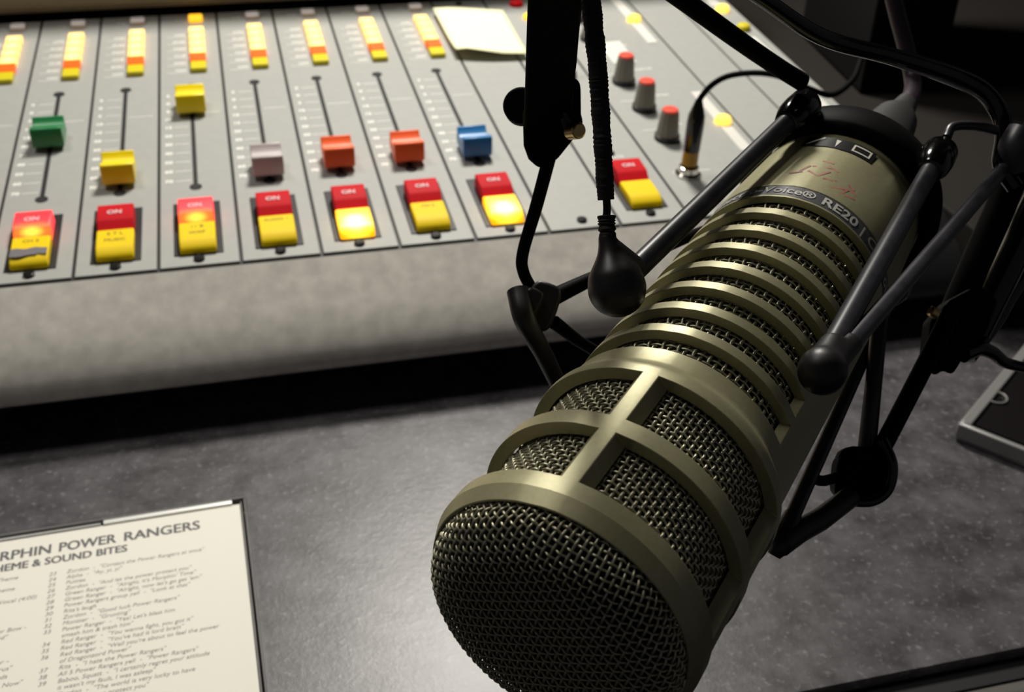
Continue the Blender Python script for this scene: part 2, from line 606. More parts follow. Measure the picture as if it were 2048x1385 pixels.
def button_pair(parent, x, red_lit, yel_lit, legend=(), yb=0.0):
    well = MB()
    well.box((x - 11.5, 10.0 + yb, 0.0), (x + 11.5, 59.5 + yb, 0.5))
    obj('button_well', well, 'well', parent, bevel=0.2)
    r = MB().prism_x([(y + 0, z) for y, z in RED], -8.5, 8.5)
    obj('on_button', r, 'b_red_lit' if red_lit else 'b_red', parent, bevel=0.9, bseg=3, loc=(x, yb, 0), smooth=45)
    yv = MB().prism_x(YEL, -8.6, 8.6)
    obj('off_button', yv, 'b_yel_lit' if yel_lit else 'b_yellow', parent, bevel=0.9, bseg=3, loc=(x, yb, 0), smooth=45)
    t = MB()
    put_text(t, 'ON', x - 0.2, 41.6 + yb, 8.45, 4.4, 'CENTER', 0.16, rotx=0.03)
    obj('on_lettering', t, 'ink_white', parent, smooth=0)
    if legend:
        t = MB()
        for k, (line, sz) in enumerate(legend):
            put_text(t, line, x, 26.4 - 5.6 * k + yb, 5.47, sz, 'CENTER', 0.03)
        obj('off_lettering', t, 'ink_dark', parent, smooth=0)


FULL = dict(fader=True)
# strip: (x0, fader y, fader material, red lit, yellow lit, legend, top button lit)
STR = [
    (-152, 60 + 30, 'k_grey', False, False, (), False, 'fourth channel strip beyond the left edge of the picture'),
    (-114, 90, 'k_blue', False, False, (), False, 'third channel strip beyond the left edge of the picture'),
    (-76, 90, 'k_green', False, False, (), False, 'second channel strip beyond the left edge of the picture'),
    (-38, 90, 'k_orange', False, False, (), False, 'channel strip cut by the left edge of the picture'),
    (0, 139, 'k_green', True, False, (('CH 2', 3.4),), False, 'channel strip with the green fader knob'),
    (38, 91, 'k_yellow', False, False, (('S T L', 3.6), ('MUSIC', 3.4)), False, 'channel strip with the yellow fader knob near its bottom'),
    (76, 169.5, 'k_yellow', True, False, (('11 B', 3.4), ('WXP', 3.4)), True, 'channel strip with the yellow fader knob near its top'),
    (114, 87, 'k_grey', False, False, (('AUDIO 1', 3.0),), False, 'channel strip with the pale grey fader knob'),
    (152, 90, 'k_orange', False, True, (('CD 1', 3.0),), False, 'channel strip with the left orange fader knob'),
    (190, 90, 'k_orange', False, False, (('CD 2', 3.0),), False, 'channel strip with the right orange fader knob'),
    (228, 90, 'k_blue', False, True, (('MD', 3.0),), False, 'channel strip with the blue fader knob'),
]
for (x0, fy, fm, rl, yl, leg, toplit, lab) in STR:
    st = plate(x0, x0 + 38, 'channel_strip', lab)
    xc = x0 + 18.7
    # fader slot with its two end recesses
    sl = MB().box((xc - 1.15, 78, -0.2), (xc + 1.15, 202, 0.10))
    sl.lathe([(0, 3.2), (0.30, 3.2)], (xc, 203, 0), (0, 0, 1), 20)
    sl.lathe([(0, 3.2), (0.30, 3.2)], (xc, 76.5, 0), (0, 0, 1), 20)
    obj('fader_slot', sl, 'slot', st)
    pr_ = MB()
    for k in range(11):
        y = 84 + 10.6 * k
        panel_print(pr_, x0 + 8.5, y, 8.0, 0.5)
        put_text(pr_, ('70', '60', '50', '40', '30', '20', '15', '10', '5', '0', '5')[k], x0 + 5.2, y - 1.0, 0.06, 4.2, 'CENTER', 0.16)
    panel_print(pr_, x0 + 21.5, 165, 13, 0.5)
    for k, wd in enumerate(('OFF', 'SND', 'CUE', 'PGM', 'AUD', 'UTL')):
        put_text(pr_, wd, x0 + 16.6, 226 + 11.6 * k, 0.06, 3.8, 'RIGHT', 0.10)
        panel_print(pr_, x0 + 5, 223.7 + 11.6 * k, 12, 0.45)
    put_text(pr_, 'A B', x0 + 15.5, 311, 0.06, 3.4, 'RIGHT', 0.03)
    obj('scale_print', pr_, 'print', st, smooth=0)
    # stack of six selector buttons and the separate one above
    yy = 222.0
    for k, mname in enumerate(('s_olive', 's_orange', 's_lit', 's_lit', 's_lit', 's_lit')):
        hgt = 12.4 if k == 0 else 11.4
        mb = rounded_box(MB(), -4.9, 4.9, 0.25, hgt - 0.25, 0, 3.6 if k else 3.2, 1.0)
        so = obj('selector_button', mb, mname, st, bevel=0.5, loc=(xc + 5.4, yy, 0), smooth=45)
        if k in (0, 1):
            so['label'] = 'unlit yellow selector button' if k == 0 else 'orange selector button'
        yy += hgt
    mb = rounded_box(MB(), -4.6, 4.6, 0, 8.6, 0, 3.4, 1.4)
    obj('talkback_button', mb, 's_litamber' if toplit else 's_white', st, bevel=0.6, loc=(xc + 5.4, 305.6, 0), smooth=45)
    if fy:
        fader_knob(st, xc, fy, fm)
        stalk(st, xc, fy)
    button_pair(st, xc, rl, yl, leg)
    screw(st, xc, 6.0)
    if x0 == 0:   # strip of grey tape over the first yellow button
        tp = MB()
        xs_ = np.linspace(-8.4, 8.0, 14)
        vv, ff = [], []
        for i, x in enumerate(xs_):
            lo = 15.6 - 1.1 * math.sin(i * 0.6) * 0.5 - (1.2 if i < 10 else 0.2)
            hi = 20.9 + 0.5 * math.sin(i * 0.9)
            vv += [(x, lo, 5.62), (x, hi, 5.62)]
            if i:
                ff.append((2 * i - 2, 2 * i, 2 * i + 1, 2 * i - 1))
        tp.add(vv, ff)
        obj('tape_strip', tp.xform(lambda V: V + np.array([xc, 0, 0.0])), 'tape', st)

# blank strip, then the narrow remote strip, then three monitor panels
st = plate(266, 304, 'blank_strip', 'blank strip with one dark screw, partly under the pale note')
screw(st, 285, 7.8)
screw(st, 285, 316, 2.2)
st = plate(304, 342, 'remote_strip', 'strip with only a red and yellow button pair and a round red lamp at the top')
button_pair(st, 322.5, False, False, (), 3.0)
screw(st, 322.5, 8.2)
screw(st, 322.5, 75, 2.2)
sl = MB().lathe([(0, 5.2), (2.4, 4.8), (3.6, 3.4)], (326, 308, 0), (0, 0, 1), 24)
obj('red_lamp', sl, 'b_red', st)
sl = MB().lathe([(0, 4.6), (2.2, 4.3), (3.2, 3.0)], (329, 282, 0), (0, 0, 1), 24)
obj('amber_lamp', sl, 's_litamber', st)
for yk in (262, 212):
    kb = MB().lathe([(0, 7.0), (2.6, 7.0), (3.2, 5.9), (16, 4.8), (17.5, 4.6)], (327, yk - 30, 0), (0, 0, 1), 28)
    obj('dark_knob', kb, 'well', st)
pr_ = MB()
put_text(pr_, 'REMOTE', 322.5, 70, 0.06, 3.4, 'CENTER', 0.02)
obj('panel_print', pr_, 'print', st, smooth=0)

st = plate(342, 411, 'monitor_panel', 'monitor panel with three coral capped grey knobs')
for yk in (88, 128, 167, 238, 276):
    kb = MB().lathe([(0, 7.4), (2.8, 7.4), (3.0, 6.6)], (361, yk, 0), (0, 0, 1), 32)
    kn = obj('knob_skirt', kb, 'well', st)
    kn.name = 'monitor_knob'
    prof = [(2.8, 6.7), (5, 6.3), (16.5, 5.1), (17.2, 4.8)]
    mb = MB()
    sides = 48
    for (z0, r0), (z1, r1) in zip(prof[:-1], prof[1:]):
        pass
    th = np.linspace(0, 2 * PI, sides, endpoint=False)
    fl = 1 + 0.035 * np.cos(th * 12)
    V = [np.stack([361 + r * fl * np.cos(th), yk + r * fl * np.sin(th), np.full(sides, z)], 1) for z, r in prof]
    F = []
    for i in range(len(prof) - 1):
        for k in range(sides):
            l = (k + 1) % sides
            F.append((i * sides + k, i * sides + l, (i + 1) * sides + l, (i + 1) * sides + k))
    F.append(tuple((len(prof) - 1) * sides + k for k in range(sides)))
    mb.add(np.concatenate(V), F)
    obj('knob_body', mb, 'cap_grey', st, smooth=60)
    obj('knob_cap', MB().lathe([(17.0, 4.7), (18.4, 4.7), (18.9, 4.1)], (361, yk, 0), (0, 0, 1), 32), 'cap_red' if yk < 200 else 'cap_grey', st)
for (a, b_) in ((226, 312), (66, 146)):
    obj('label_strip', MB().box((398.6, a, 0), (405.6, b_, 0.4)), 'strip_label', st)
for yk in (266, 102):
    obj('lit_round_button', MB().lathe([(0, 5.2), (3.0, 5.0), (4.2, 4.0)], (402, yk, 0), (0, 0, 1), 28), 's_lamp', st, smooth=50)
obj('label_strip', MB().box((364, 196, 0), (380, 232, 0.4)), 'strip_label', st)
jk = MB().lathe([(0, 7.2), (1.2, 7.2), (2.4, 5.8), (5.0, 5.4), (5.4, 4.6)], (357.5, 45, 0), (0, 0, 1), 32)
obj('headphone_jack', jk, 'chrome', st)
pr_ = MB()
for k in range(6):
    panel_print(pr_, 350, 100 + 40 * (k % 5) - (k == 5) * 52, 22, 0.5)
    put_text(pr_, ('CUE', 'PHONES', 'MONITOR', 'STUDIO', 'HDPN', 'PHONES')[k], 370, 104 + 40 * (k % 5) - (k == 5) * 96, 0.06, 3.6, 'LEFT', 0.03)
obj('panel_print', pr_, 'print', st, smooth=0)

st = plate(411, 445, 'blank_strip', 'blank strip between the two right-hand panels')
st = plate(445, XE, 'end_panel', 'last panel of the console at its right end')
obj('lit_round_button', MB().lathe([(0, 5.2), (3.0, 5.0), (4.2, 4.0)], (474, 276, 0), (0, 0, 1), 28), 's_lamp', st, smooth=50)
obj('round_button', MB().lathe([(0, 5.0), (3.0, 4.8), (4.0, 3.8)], (475, 240, 0), (0, 0, 1), 28), 's_olive', st, smooth=50)
obj('label_strip', MB().box((470, 60, 0), (478, 226, 0.4)), 'strip_label', st)
obj('label_strip', MB().box((470, 286, 0), (478, 312, 0.4)), 'strip_label', st)
screw(st, 465, 10, 2.2)

# ------------------------------------------------------------------ sticky note lying on the console (console frame)
def c2w(p):
    p = np.asarray(p, float)
    return np.stack([p[..., 0], p[..., 1] * CT - p[..., 2] * ST, p[..., 1] * ST + p[..., 2] * CT + 60], -1)


nn = 14
corn = [np.array([263, 220.]), np.array([309.5, 211.]), np.array([313.5, 297.]), np.array([262.5, 298.])]
V, F = [], []
for j in range(nn + 1):
    for i in range(nn + 1):
        a, b_ = i / nn, j / nn
        p = (1 - a) * (1 - b_) * corn[0] + a * (1 - b_) * corn[1] + a * b_ * corn[2] + (1 - a) * b_ * corn[3]
        lift = 4.2 + 3.2 * max(0, 1 - b_ * 2.2) ** 2 * max(0, 1 - abs(a - 0.15) * 2.0) + 1.0 * math.sin(a * 3 + b_)
        if a > 0.2:
            lift -= 2.6 * (a - 0.2) * b_
        p = p + np.array([0, 4.0 * math.sin(PI * a) * (1 - b_) * -0.6])
        V.append((p[0], p[1], lift))
        if i and j:
            k = j * (nn + 1) + i
            F.append((k - nn - 2, k - nn - 1, k, k - 1))
note = MB().add(np.array(V), F)
note.xform(c2w)
o = obj('sticky_note', note, 'note', smooth=60)
sol = o.modifiers.new('thick', 'SOLIDIFY')
sol.thickness = 0.0002
add_props(o, 'pale yellow sticky note on the console, its lower left corner curling up', 'sticky note')

# ------------------------------------------------------------------ headphone plug with its lead
plug = empty('headphone_plug', c2w((357.5, 45, 5)).tolist())
add_props(plug, 'black headphone plug with gold band plugged upright into the console, its lead curving right', 'plug')
nC = np.array([0, -ST, CT])
p0 = c2w((357.5, 45, 4.5))


def padd(name, mb, m, root, org, **k):
    org = np.asarray(org, float)
    mb.xform(lambda V: V - org)
    return obj(name, mb, m, root, **k)


porg = c2w((357.5, 45, 5))
padd('gold_band', MB().lathe([(2, 4.3), (2.3, 4.5), (10.4, 4.3)], p0, nC, 28), 'gold', plug, porg)
padd('collar', MB().lathe([(0, 3.9), (2.2, 4.0)], p0, nC, 28), 'blk', plug, porg)
padd('plug_body', MB().lathe([(10.4, 4.5), (26, 4.8), (31, 4.5), (36, 2.9), (39.5, 1.9)], p0, nC, 28), 'blk_gloss', plug, porg)
lead = [p0 + nC * 37, p0 + nC * 41 + RW[0] * 0.7, at(1424, 170, 581), at(1458, 152, 577), at(1510, 146, 574), at(1560, 153, 572), at(1620, 178, 572), at(1665, 190, 575), at(1705, 160, 580), at(1722, 120, 590)]
padd('lead', MB().tube(spline(lead, 8), 1.6, 12), 'blk', plug, porg, smooth=60)

# ================================================================== CD cases
def cd_case(name, TR, rot, label, w=142.0, h=125.0):
    e = empty(name, (TR[0], TR[1], 0), (0, 0, rot))
    add_props(e, label, 'CD case')
    return e


rotL = math.radians(1.35)
cdl = cd_case('cd_case', (104.9, -111.6), rotL, 'clear CD case with printed track list, lying on the desk at the left')
# local frame: x from -142 to 0, y from -125 to 0
obj('paper_inlay', MB().box((-139, -122.5, 8.2), (-2.6, -3.4, 8.5)), 'paper', cdl)
obj('tray', MB().box((-141, -124, 0.2), (-1, -1, 1.8)), 'frost', cdl, bevel=0.5)
rim = MB()
rim.box((-142, -1.1, 1.8), (0, -0.3, 9.7)).box((-142, -125, 1.8), (0, -122.6, 9.7))
rim.box((-0.9, -122.6, 1.8), (-0.2, -1.2, 9.7)).box((-2.4, -122.6, 1.8), (-1.7, -3.2, 9.7)).box((-142, -122.6, 1.8), (-139.2, -3.0, 9.7))
obj('case_edge', rim, 'frost', cdl, bevel=0.3)
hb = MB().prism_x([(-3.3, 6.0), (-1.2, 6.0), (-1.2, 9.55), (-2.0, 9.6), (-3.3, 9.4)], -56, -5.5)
obj('hinge_bar', hb, 'glare_bar', cdl, bevel=0.15)  # glare on the case edge, put into this stretch as pale metallic colour
hb = MB().prism_x([(-3.3, 6.0), (-2.4, 6.0), (-2.4, 9.3), (-3.3, 9.1)], -141, -57)
obj('hinge_bar', hb, 'frost_pale', cdl, bevel=0.15)
obj('lid', MB().box((-142, -125, 9.75), (0, 0, 10.6)), 'clear', cdl, bevel=0.3)


def local_cd(x, y):
    """world (x, y) on the inlay -> local frame of the left case"""
    dx, dy = x - 104.9, y + 111.6
    c, s_ = math.cos(-rotL), math.sin(-rotL)
    return dx * c - dy * s_, dx * s_ + dy * c


zt = 8.56
t = MB()


def fit_text(mb, body, x0, x1, y, size, off=0.0, shear=0.0):
    V, F = text_geo(body, size, off, shear)
    w_ = V[:, 0].max() - V[:, 0].min()
    V[:, 0] = (V[:, 0] - V[:, 0].min()) * ((x1 - x0) / w_)
    for q_, (dx_, dy_) in enumerate(((-0.16, -0.05), (0, 0.05), (0.16, 0))):
        mb.add(V + np.array([x0 + dx_, y + dy_, zt + 0.004 * q_]), F)


xa, ya = local_cd(86.3, -126.9)
x1_, _ = local_cd(57.4, -127)
x2_, _ = local_cd(32.7, -128)
x3_, _ = local_cd(11.8, -129)
fit_text(t, 'RANGERS', x1_, xa, ya, 7.4, 0.03)
fit_text(t, 'POWER', x2_ + 0.4, x1_ - 3.2, ya, 7.4, 0.03)
x3_ -= 0.6
fit_text(t, 'MIGHTY MORPHIN', x3_ - 37.0, x2_ - 2.8, ya, 7.4, 0.03)
xb, yb_ = local_cd(58.6, -134.0)
fit_text(t, 'THEME & SOUND BITES', xb - 51.5, xb, yb_ + 0.2, 5.6, 0.02)
obj('title_lettering', t, 'ink_b', cdl, smooth=0)
t = MB()
LINES = ['Zordon  -  "Contact the Power Rangers at once"', 'Alpha  -  "Ay, yi, yi"', 'Putties', 'Zordon  -  "And let the power protect you"',
         "Green Ranger  -  \"Alright, it's Morphin' Time\"", "Green Ranger  -  \"Alright, now let's go get 'em\"",
         'Power Rangers group yell  -  "Look at that"', "Rita's laugh", 'Zordon  -  "Good luck Power Rangers"', 'Monster  -  "Grunting"',
         'Power Ranger  -  "Yes! Let\'s blast him', 'smash him & trash him"', 'Red Ranger  -  "You wanna fight, you got it"',
         'Red Ranger  -  "You\'ve had it lord brain"', 'Red Ranger  -  "Well you\'re about to feel the power', 'of Dragonzord Power"',
         'Rita  -  "I hate the Power Rangers"', 'All 5 Power Rangers yell  -  "Power Rangers"', 'Baboo, Squatt  -  "I certainly regret your attitude',
         "it wasn't my fault, I was asleep\"", 'Zordon  -  "The world is very lucky to have', 'you, the power protect you"']
xl, yl0 = local_cd(36.8, -141.3)
for k, ln in enumerate(LINES):
    V, F = text_geo(ln, 2.75, 0.0, 0.22)
    V[:, 0] *= 0.93
    t.add(V + np.array([xl, yl0 - 3.03 * k, zt]), F)
NUMS = {0: '23', 1: '24', 2: '25', 3: '26', 4: '27', 5: '28', 6: '29', 7: '30', 8: '31', 9: '32', 10: '33', 12: '34', 13: '35', 14: '36', 16: '37', 17: '38', 18: '39', 20: '40'}
for k, ln in NUMS.items():
    V, F = text_geo(ln, 2.75, 0.0, 0.22)
    t.add(V + np.array([xl - 6.4, yl0 - 3.03 * k, zt]), F)
for (xr, yw, ln) in ((19.4, -140.3, 'Main Theme'), (18.9, -146.2, 'End Theme'), (27.2, -152.4, 'Theme - Vocal (4:00)'), (25.2, -167.4, 'Power Bow -'), (19.2, -170.8, 'Dragonzord"'),
                     (21.0, -182.6, 'Ranger -'), (22.4, -186.0, 'Tyrannosaurus"'), (21.4, -189.6, 'Mastodon needs'), (26.6, -193.4, 'I Need You Now"')):
    V, F = text_geo(ln, 2.75, 0.0, 0.22, align='RIGHT')
    lx, ly = local_cd(xr, yw)
    t.add(V + np.array([lx, ly, zt]), F)
obj('track_lettering', t, 'ink', cdl, smooth=0)

# second case at the right
dirR = math.atan2(-159.68 + 132.4, 442.0 - 426.12)
cdr = empty('cd_case', (426.1, -132.4, 0), (0, 0, math.atan2(54.3, 74.0)))
add_props(cdr, 'CD case with black insert and frosted clear edges, on the desk at the right', 'CD case')
W_, H_ = 142, -125
obj('tray', MB().box((0.6, -124.4, 0.2), (141, -0.6, 1.8)), 'frost', cdr, bevel=0.5)
obj('insert', MB().box((6.0, -121.5, 2), (139, -6.2, 8.6)), 'cd_black', cdr)
rim = MB().box((0, -125, 1.8), (3.0, 0, 9.8)).box((3.0, -5.2, 1.8), (142, 0, 9.8)).box((3.0, -125, 1.8), (142, -122.5, 9.8)).box((139.5, -122.5, 1.8), (142, -2.6, 9.8))
obj('case_edge', rim, 'frost', cdr, bevel=0.8)
tab = MB()
th = np.linspace(-PI / 2 - 0.2, PI / 2 + 0.2, 14)
tab.tube([(34 + 5.0 * math.sin(a), -6.0 - 4.8 * math.cos(a), 9.2) for a in th], 0.6, 8)
obj('booklet_tab', tab, 'frost', cdr)
obj('lid', MB().box((0.2, -124.8, 9.85), (141.8, -0.2, 10.6)), 'clear', cdr, bevel=0.3)

# ================================================================== microphone
A = np.array([166.575, -345.51, 165.097])
el, az = math.radians(4.4358), math.radians(44.1103)
D = np.array([math.cos(el) * math.sin(az), math.cos(el) * math.cos(az), math.sin(el)])
Hh = nrm(np.cross(D, [0, 0, 1.0]))
Uu = np.cross(Hh, D)


def cyl(s_, r, a):
    """point on the microphone: s along the axis from the front rim, radius, angle (deg) from the top towards the right"""
    s_, r, a = np.broadcast_arrays(np.asarray(s_, float), np.asarray(r, float), np.radians(np.asarray(a, float)))
    return A + s_[..., None] * D + (r * np.cos(a))[..., None] * Uu + (r * np.sin(a))[..., None] * Hh


mic = empty('microphone', A.tolist())
add_props(mic, 'satin beige broadcast microphone with slotted body and woven wire grille, in black shock mount', 'microphone')


def mobj(name, mb, m, **k):
    return padd(name, mb, m, mic, A, **k)


# --- body shell, cell by cell, with windows and slots cut through
s_marks = [-3.2, -0.1, 3.8, 18.1, 22.3, 36.65, 38.6, 39.4, 40.2, 41.0, 41.8, 42.6, 43.4, 47.5]
ribs = []
s0 = 53.9
for k in range(8):
    ribs.append((s0 + 9.24 * k, s0 + 9.24 * k + 2.9))
s_marks += [53.9]
for k in range(7):
    s_marks += [ribs[k][1], ribs[k + 1][0]]
s_marks += [119.4, 119.6, 125.0, 125.2, 140, 150, 154, 157.6, 160.5, 176.0]
s_marks = sorted(set(round(x, 3) for x in s_marks))


def r_out(s_):
    xs = [-3.2, -0.1, 38.6, 39.4, 40.2, 41.0, 41.8, 42.6, 43.4, 119.4, 119.6, 125.0, 125.2, 140, 160.5, 176]
    ys = [25.9, 27.2, 27.2, 27.1, 26.85, 26.35, 25.85, 25.55, 25.4, 25.0, 24.7, 24.7, 25.0, 24.6, 23.6, 22.8]
    return float(np.interp(s_, xs, ys))


def r_in(s_):
    return 24.5 if s_ < 40 else min(23.1, r_out(s_) - 1.5)


c0 = -1.7
ang = set(np.round(np.arange(0, 360, 3.0), 3).tolist())
spine_n = [(c0 + 90 * k) % 360 for k in range(4)]
for c in spine_n:
    for dd in (-3.5, 3.5):
        ang.add(round((c + dd) % 360, 3))
for c in (spine_n[1], spine_n[3]):
    for dd in (-24, 24):
        ang.add(round((c + dd) % 360, 3))
ang = sorted(ang)
# drop near duplicates
angs = [ang[0]]
special = set(round((c + dd) % 360, 3) for c in spine_n for dd in (-3.5, 3.5)) | set(round((c + dd) % 360, 3) for c in (spine_n[1], spine_n[3]) for dd in (-24, 24))
for a in ang[1:]:
    if a not in special and any(abs((a - c + 180) % 360 - 180) < 10.5 for c in spine_n):
        continue
    if a not in special and any(abs(abs((a - c + 180) % 360 - 180) - 25) < 3.5 for c in (spine_n[1], spine_n[3])):
        continue
    if a - angs[-1] < 1.4:
        if a in special:
            angs[-1] = a
        continue
    angs.append(a)
NA = len(angs)


def near(a, c, w_):
    return abs((a - c + 180) % 360 - 180) < w_


def solid(i, j):
    if i < 0 or i >= len(s_marks) - 1:
        return False
    sm = 0.5 * (s_marks[i] + s_marks[i + 1])
    a0, a1 = angs[j], angs[(j + 1) % NA]
    am = (a0 + ((a1 - a0) % 360) / 2) % 360
    if 3.8 < sm < 18.1 or 22.3 < sm < 36.65:
        return any(near(am, c, 3.5) for c in spine_n)
    if 47.5 < sm < 53.9:
        return any(near(am, c, 24) for c in (spine_n[1], spine_n[3]))
    for k in range(7):
        if ribs[k][1] < sm < ribs[k + 1][0]:
            return any(near(am, c, 24) for c in (spine_n[1], spine_n[3]))
    return True


shell = MB()
NS = len(s_marks)
idx = {}
vv = []


def vid(i, j, inner, side):
    # side: radius looked up just inside the cell that owns the vertex (head to body step)
    key = (i, j % NA, inner)
    if key not in idx:
        idx[key] = len(vv)
        s_ = s_marks[i]
        r = (24.5 if s_ <= 40.6 else r_in(s_)) if inner else r_out(s_)
        if inner and s_ <= -0.05:
            r = 25.5 if s_ < -1 else 25.2
        a_ = angs[j % NA]
        if inner:
            for c_ in spine_n:
                dd_ = (a_ - c_ + 180) % 360 - 180
                if abs(abs(dd_) - 3.5) < 0.01:
                    a_ += 4.6 * (1 if dd_ > 0 else -1)
                elif abs(abs(dd_) - 24) < 0.01 and c_ in (spine_n[1], spine_n[3]):
                    a_ += 2.4 * (1 if dd_ > 0 else -1)
        vv.append(cyl(s_, r, a_))
    return idx[key]


ff = []
for i in range(NS - 1):
    for j in range(NA):
        if not solid(i, j):
            continue
        j2 = (j + 1) % NA
        a, b_, c, e = vid(i, j, 0, 0), vid(i, j2, 0, 0), vid(i + 1, j2, 0, 0), vid(i + 1, j, 0, 0)
        ia, ib, ic, ie = vid(i, j, 1, 0), vid(i, j2, 1, 0), vid(i + 1, j2, 1, 0), vid(i + 1, j, 1, 0)
        ff.append((a, b_, c, e))
        ff.append((ie, ic, ib, ia))
        if not solid(i - 1, j):
            ff.append((ia, ib, b_, a))
        if not solid(i + 1, j):
            ff.append((e, c, ic, ie))
        if not solid(i, (j - 1) % NA):
            ff.append((a, e, ie, ia))
        if not solid(i, j2):
            ff.append((b_, ib, ic, c))
shell.add(np.array(vv), ff)
mobj('shell', shell, 'nickel', bevel=0.16, bseg=2, smooth=15)

# --- woven wire: rings and lengthwise wires, crimped over and under each other
def ring_wires(mb, s_list, r0, amp, N, wr, a0=0, a1=360, j0=0, sides=5):
    full = (a1 - a0) >= 360
    per = 4
    n = int(N * per * (a1 - a0) / 360)
    th = np.radians(np.linspace(a0, a1, n, endpoint=not full))
    ph = np.linspace(0, 2 * PI, sides, endpoint=False)
    for j, s_ in enumerate(s_list):
        r = r0 + amp * np.cos(th * N / 2 + PI * (j + j0))
        rr = r[:, None] + wr * np.cos(ph)[None, :]
        ss = s_ + wr * np.sin(ph)[None, :] + 0 * rr
        V = cyl(ss, rr, np.degrees(th)[:, None] + 0 * rr)
        m = n if full else n - 1
        i = np.arange(m)[:, None]
        k = np.arange(sides)[None, :]
        i2 = (i + 1) % n
        k2 = (k + 1) % sides
        F = np.stack([i * sides + k, i * sides + k2, i2 * sides + k2, i2 * sides + k], -1).reshape(-1, 4)
        mb.add(V.reshape(-1, 3), F.tolist())


def long_wires(mb, sa, sb, p, r0, amp, N, wr, a0=0, a1=360, sides=5):
    for i in range(N):
        a = 360.0 * i / N
        if not (a0 <= a <= a1):
            continue
        n = int((sb - sa) / p * 4) + 1
        s_ = np.linspace(sa, sb, n)
        r = r0 - amp * np.cos(PI * (s_ - sa) / p + PI * i)
        ph = np.linspace(0, 2 * PI, sides, endpoint=False)
        # tilt the cross section with the crimp a little by moving radially only
        rr = r[:, None] + wr * np.cos(ph)[None, :]
        aa = a + np.degrees(wr * np.sin(ph) / r0)[None, :] + 0 * rr
        V = cyl(s_[:, None] + 0 * rr, rr, aa)
        I = np.arange(n - 1)[:, None]
        k = np.arange(sides)[None, :]
        k2 = (k + 1) % sides
        F = np.stack([I * sides + k, (I + 1) * sides + k, (I + 1) * sides + k2, I * sides + k2], -1).reshape(-1, 4)
        mb.add(V.reshape(-1, 3), F.tolist())


P_ = 1.39
hm = MB()
NH = 110
ns = int((40 - 3.0) / P_) + 1
ring_wires(hm, [3.0 + P_ * k for k in range(ns)], 23.6, 0.17, NH, 0.27)
long_wires(hm, 3.0, 3.0 + P_ * (ns - 1), P_, 23.6, 0.36, NH, 0.31)
g = mobj('head_screen', hm, 'wire', smooth=80)
g['label'] = 'woven wire screen behind the head windows'
bm_ = MB()
NB = 84
PB = 1.68
ns = int((120 - 46.5) / PB) + 1
ring_wires(bm_, [46.5 + PB * k for k in range(ns)], 22.25, 0.12, NB, 0.27)
long_wires(bm_, 46.5, 46.5 + PB * (ns - 1), PB, 22.25, 0.42, NB, 0.36)
g = mobj('slot_screen', bm_, 'wire', smooth=80)
g['label'] = 'woven wire screen behind the body slots'
core = MB().lathe([(-0.6, 0.01), (-0.6, 22.3), (41, 22.3), (42, 20.7), (118, 20.7), (170, 20.0)], A, D, 64)
mobj('foam_core', core, 'foam')

# front domed grille, woven on a grid turned 16 degrees
fd = MB()
R0, HT, SB = 24.8, 8.0, -2.0


def dome_s(rho):
    return SB - HT * (1 - np.clip(rho / R0, 0, 1) ** 3.6) ** (1 / 3.0)


# arc length along the dome's profile, so the weave keeps its pitch down the rounded edge
ph_ = np.linspace(0, PI / 2, 400)
pr_r = R0 * np.sin(ph_)
pr_s = dome_s(pr_r)
arcl = np.concatenate([[0], np.cumsum(np.hypot(np.diff(pr_r), np.diff(pr_s)))])
# outward normal of the profile, for the crimp
tr, ts = np.gradient(pr_r, arcl), np.gradient(pr_s, arcl)
FR = arcl[-1]
rot16 = math.radians(16)
ng = int(FR / P_)
for fam in (0, 1):
    for i in range(-ng, ng + 1):
        c = i * P_
        L = math.sqrt(max(FR ** 2 - c * c, 0)) - 0.05
        if L < 1.5:
            continue
        n = int(2 * L / P_ * 4)
        t_ = np.linspace(-L, L, n)
        ripple = (0.30 if fam == 0 else 0.15) * np.cos(PI * t_ / P_ + PI * i + (PI if fam else 0))
        x, y = (t_, np.full(n, c)) if fam == 0 else (np.full(n, c), t_)
        a_ = np.hypot(x, y) + 1e-9
        rr_ = np.interp(a_, arcl, pr_r)
        ss_ = np.interp(a_, arcl, pr_s)
        nr_ = -np.interp(a_, arcl, ts) * -1.0
        ns_ = -np.interp(a_, arcl, tr)
        rr_ = rr_ + ripple * nr_
        ss_ = ss_ + ripple * ns_
        x, y = x / a_ * rr_, y / a_ * rr_
        xr = x * math.cos(rot16) + y * math.sin(rot16)
        yr = y * math.cos(rot16) - x * math.sin(rot16)
        P3_ = A + ss_[:, None] * D + yr[:, None] * Uu + xr[:, None] * Hh
        fd.tube(P3_, 0.26, 5)
g = mobj('front_grille', fd, 'wire', smooth=80)
g['label'] = 'domed woven wire front grille'
mobj('front_foam', MB().lathe([(SB - HT + 1.1, 0.01)] + [(SB + 1.1 - HT * max(0, 1 - (r / 23.9) ** 3.6) ** (1 / 3.0), r) for r in 23.85 * np.sin(np.linspace(0.08, PI / 2, 20))] + [(1.6, 23.85)], A, D, 64), 'foam')

# lettering band, badge, faded marker scrawl
def wrap_quad(mb, s0_, s1_, a0_, a1_, r, n=24):
    aa = np.linspace(a0_, a1_, n)
    V = np.concatenate([cyl(s0_, r, aa), cyl(s1_, r, aa)])
    mb.add(V, [(k, k + 1, n + k + 1, n + k) for k in range(n - 1)])


bd = MB()
wrap_quad(bd, 119.7, 124.9, -180, 180, 24.86, 140)
mobj('lettering_band', bd, 'band', smooth=60)


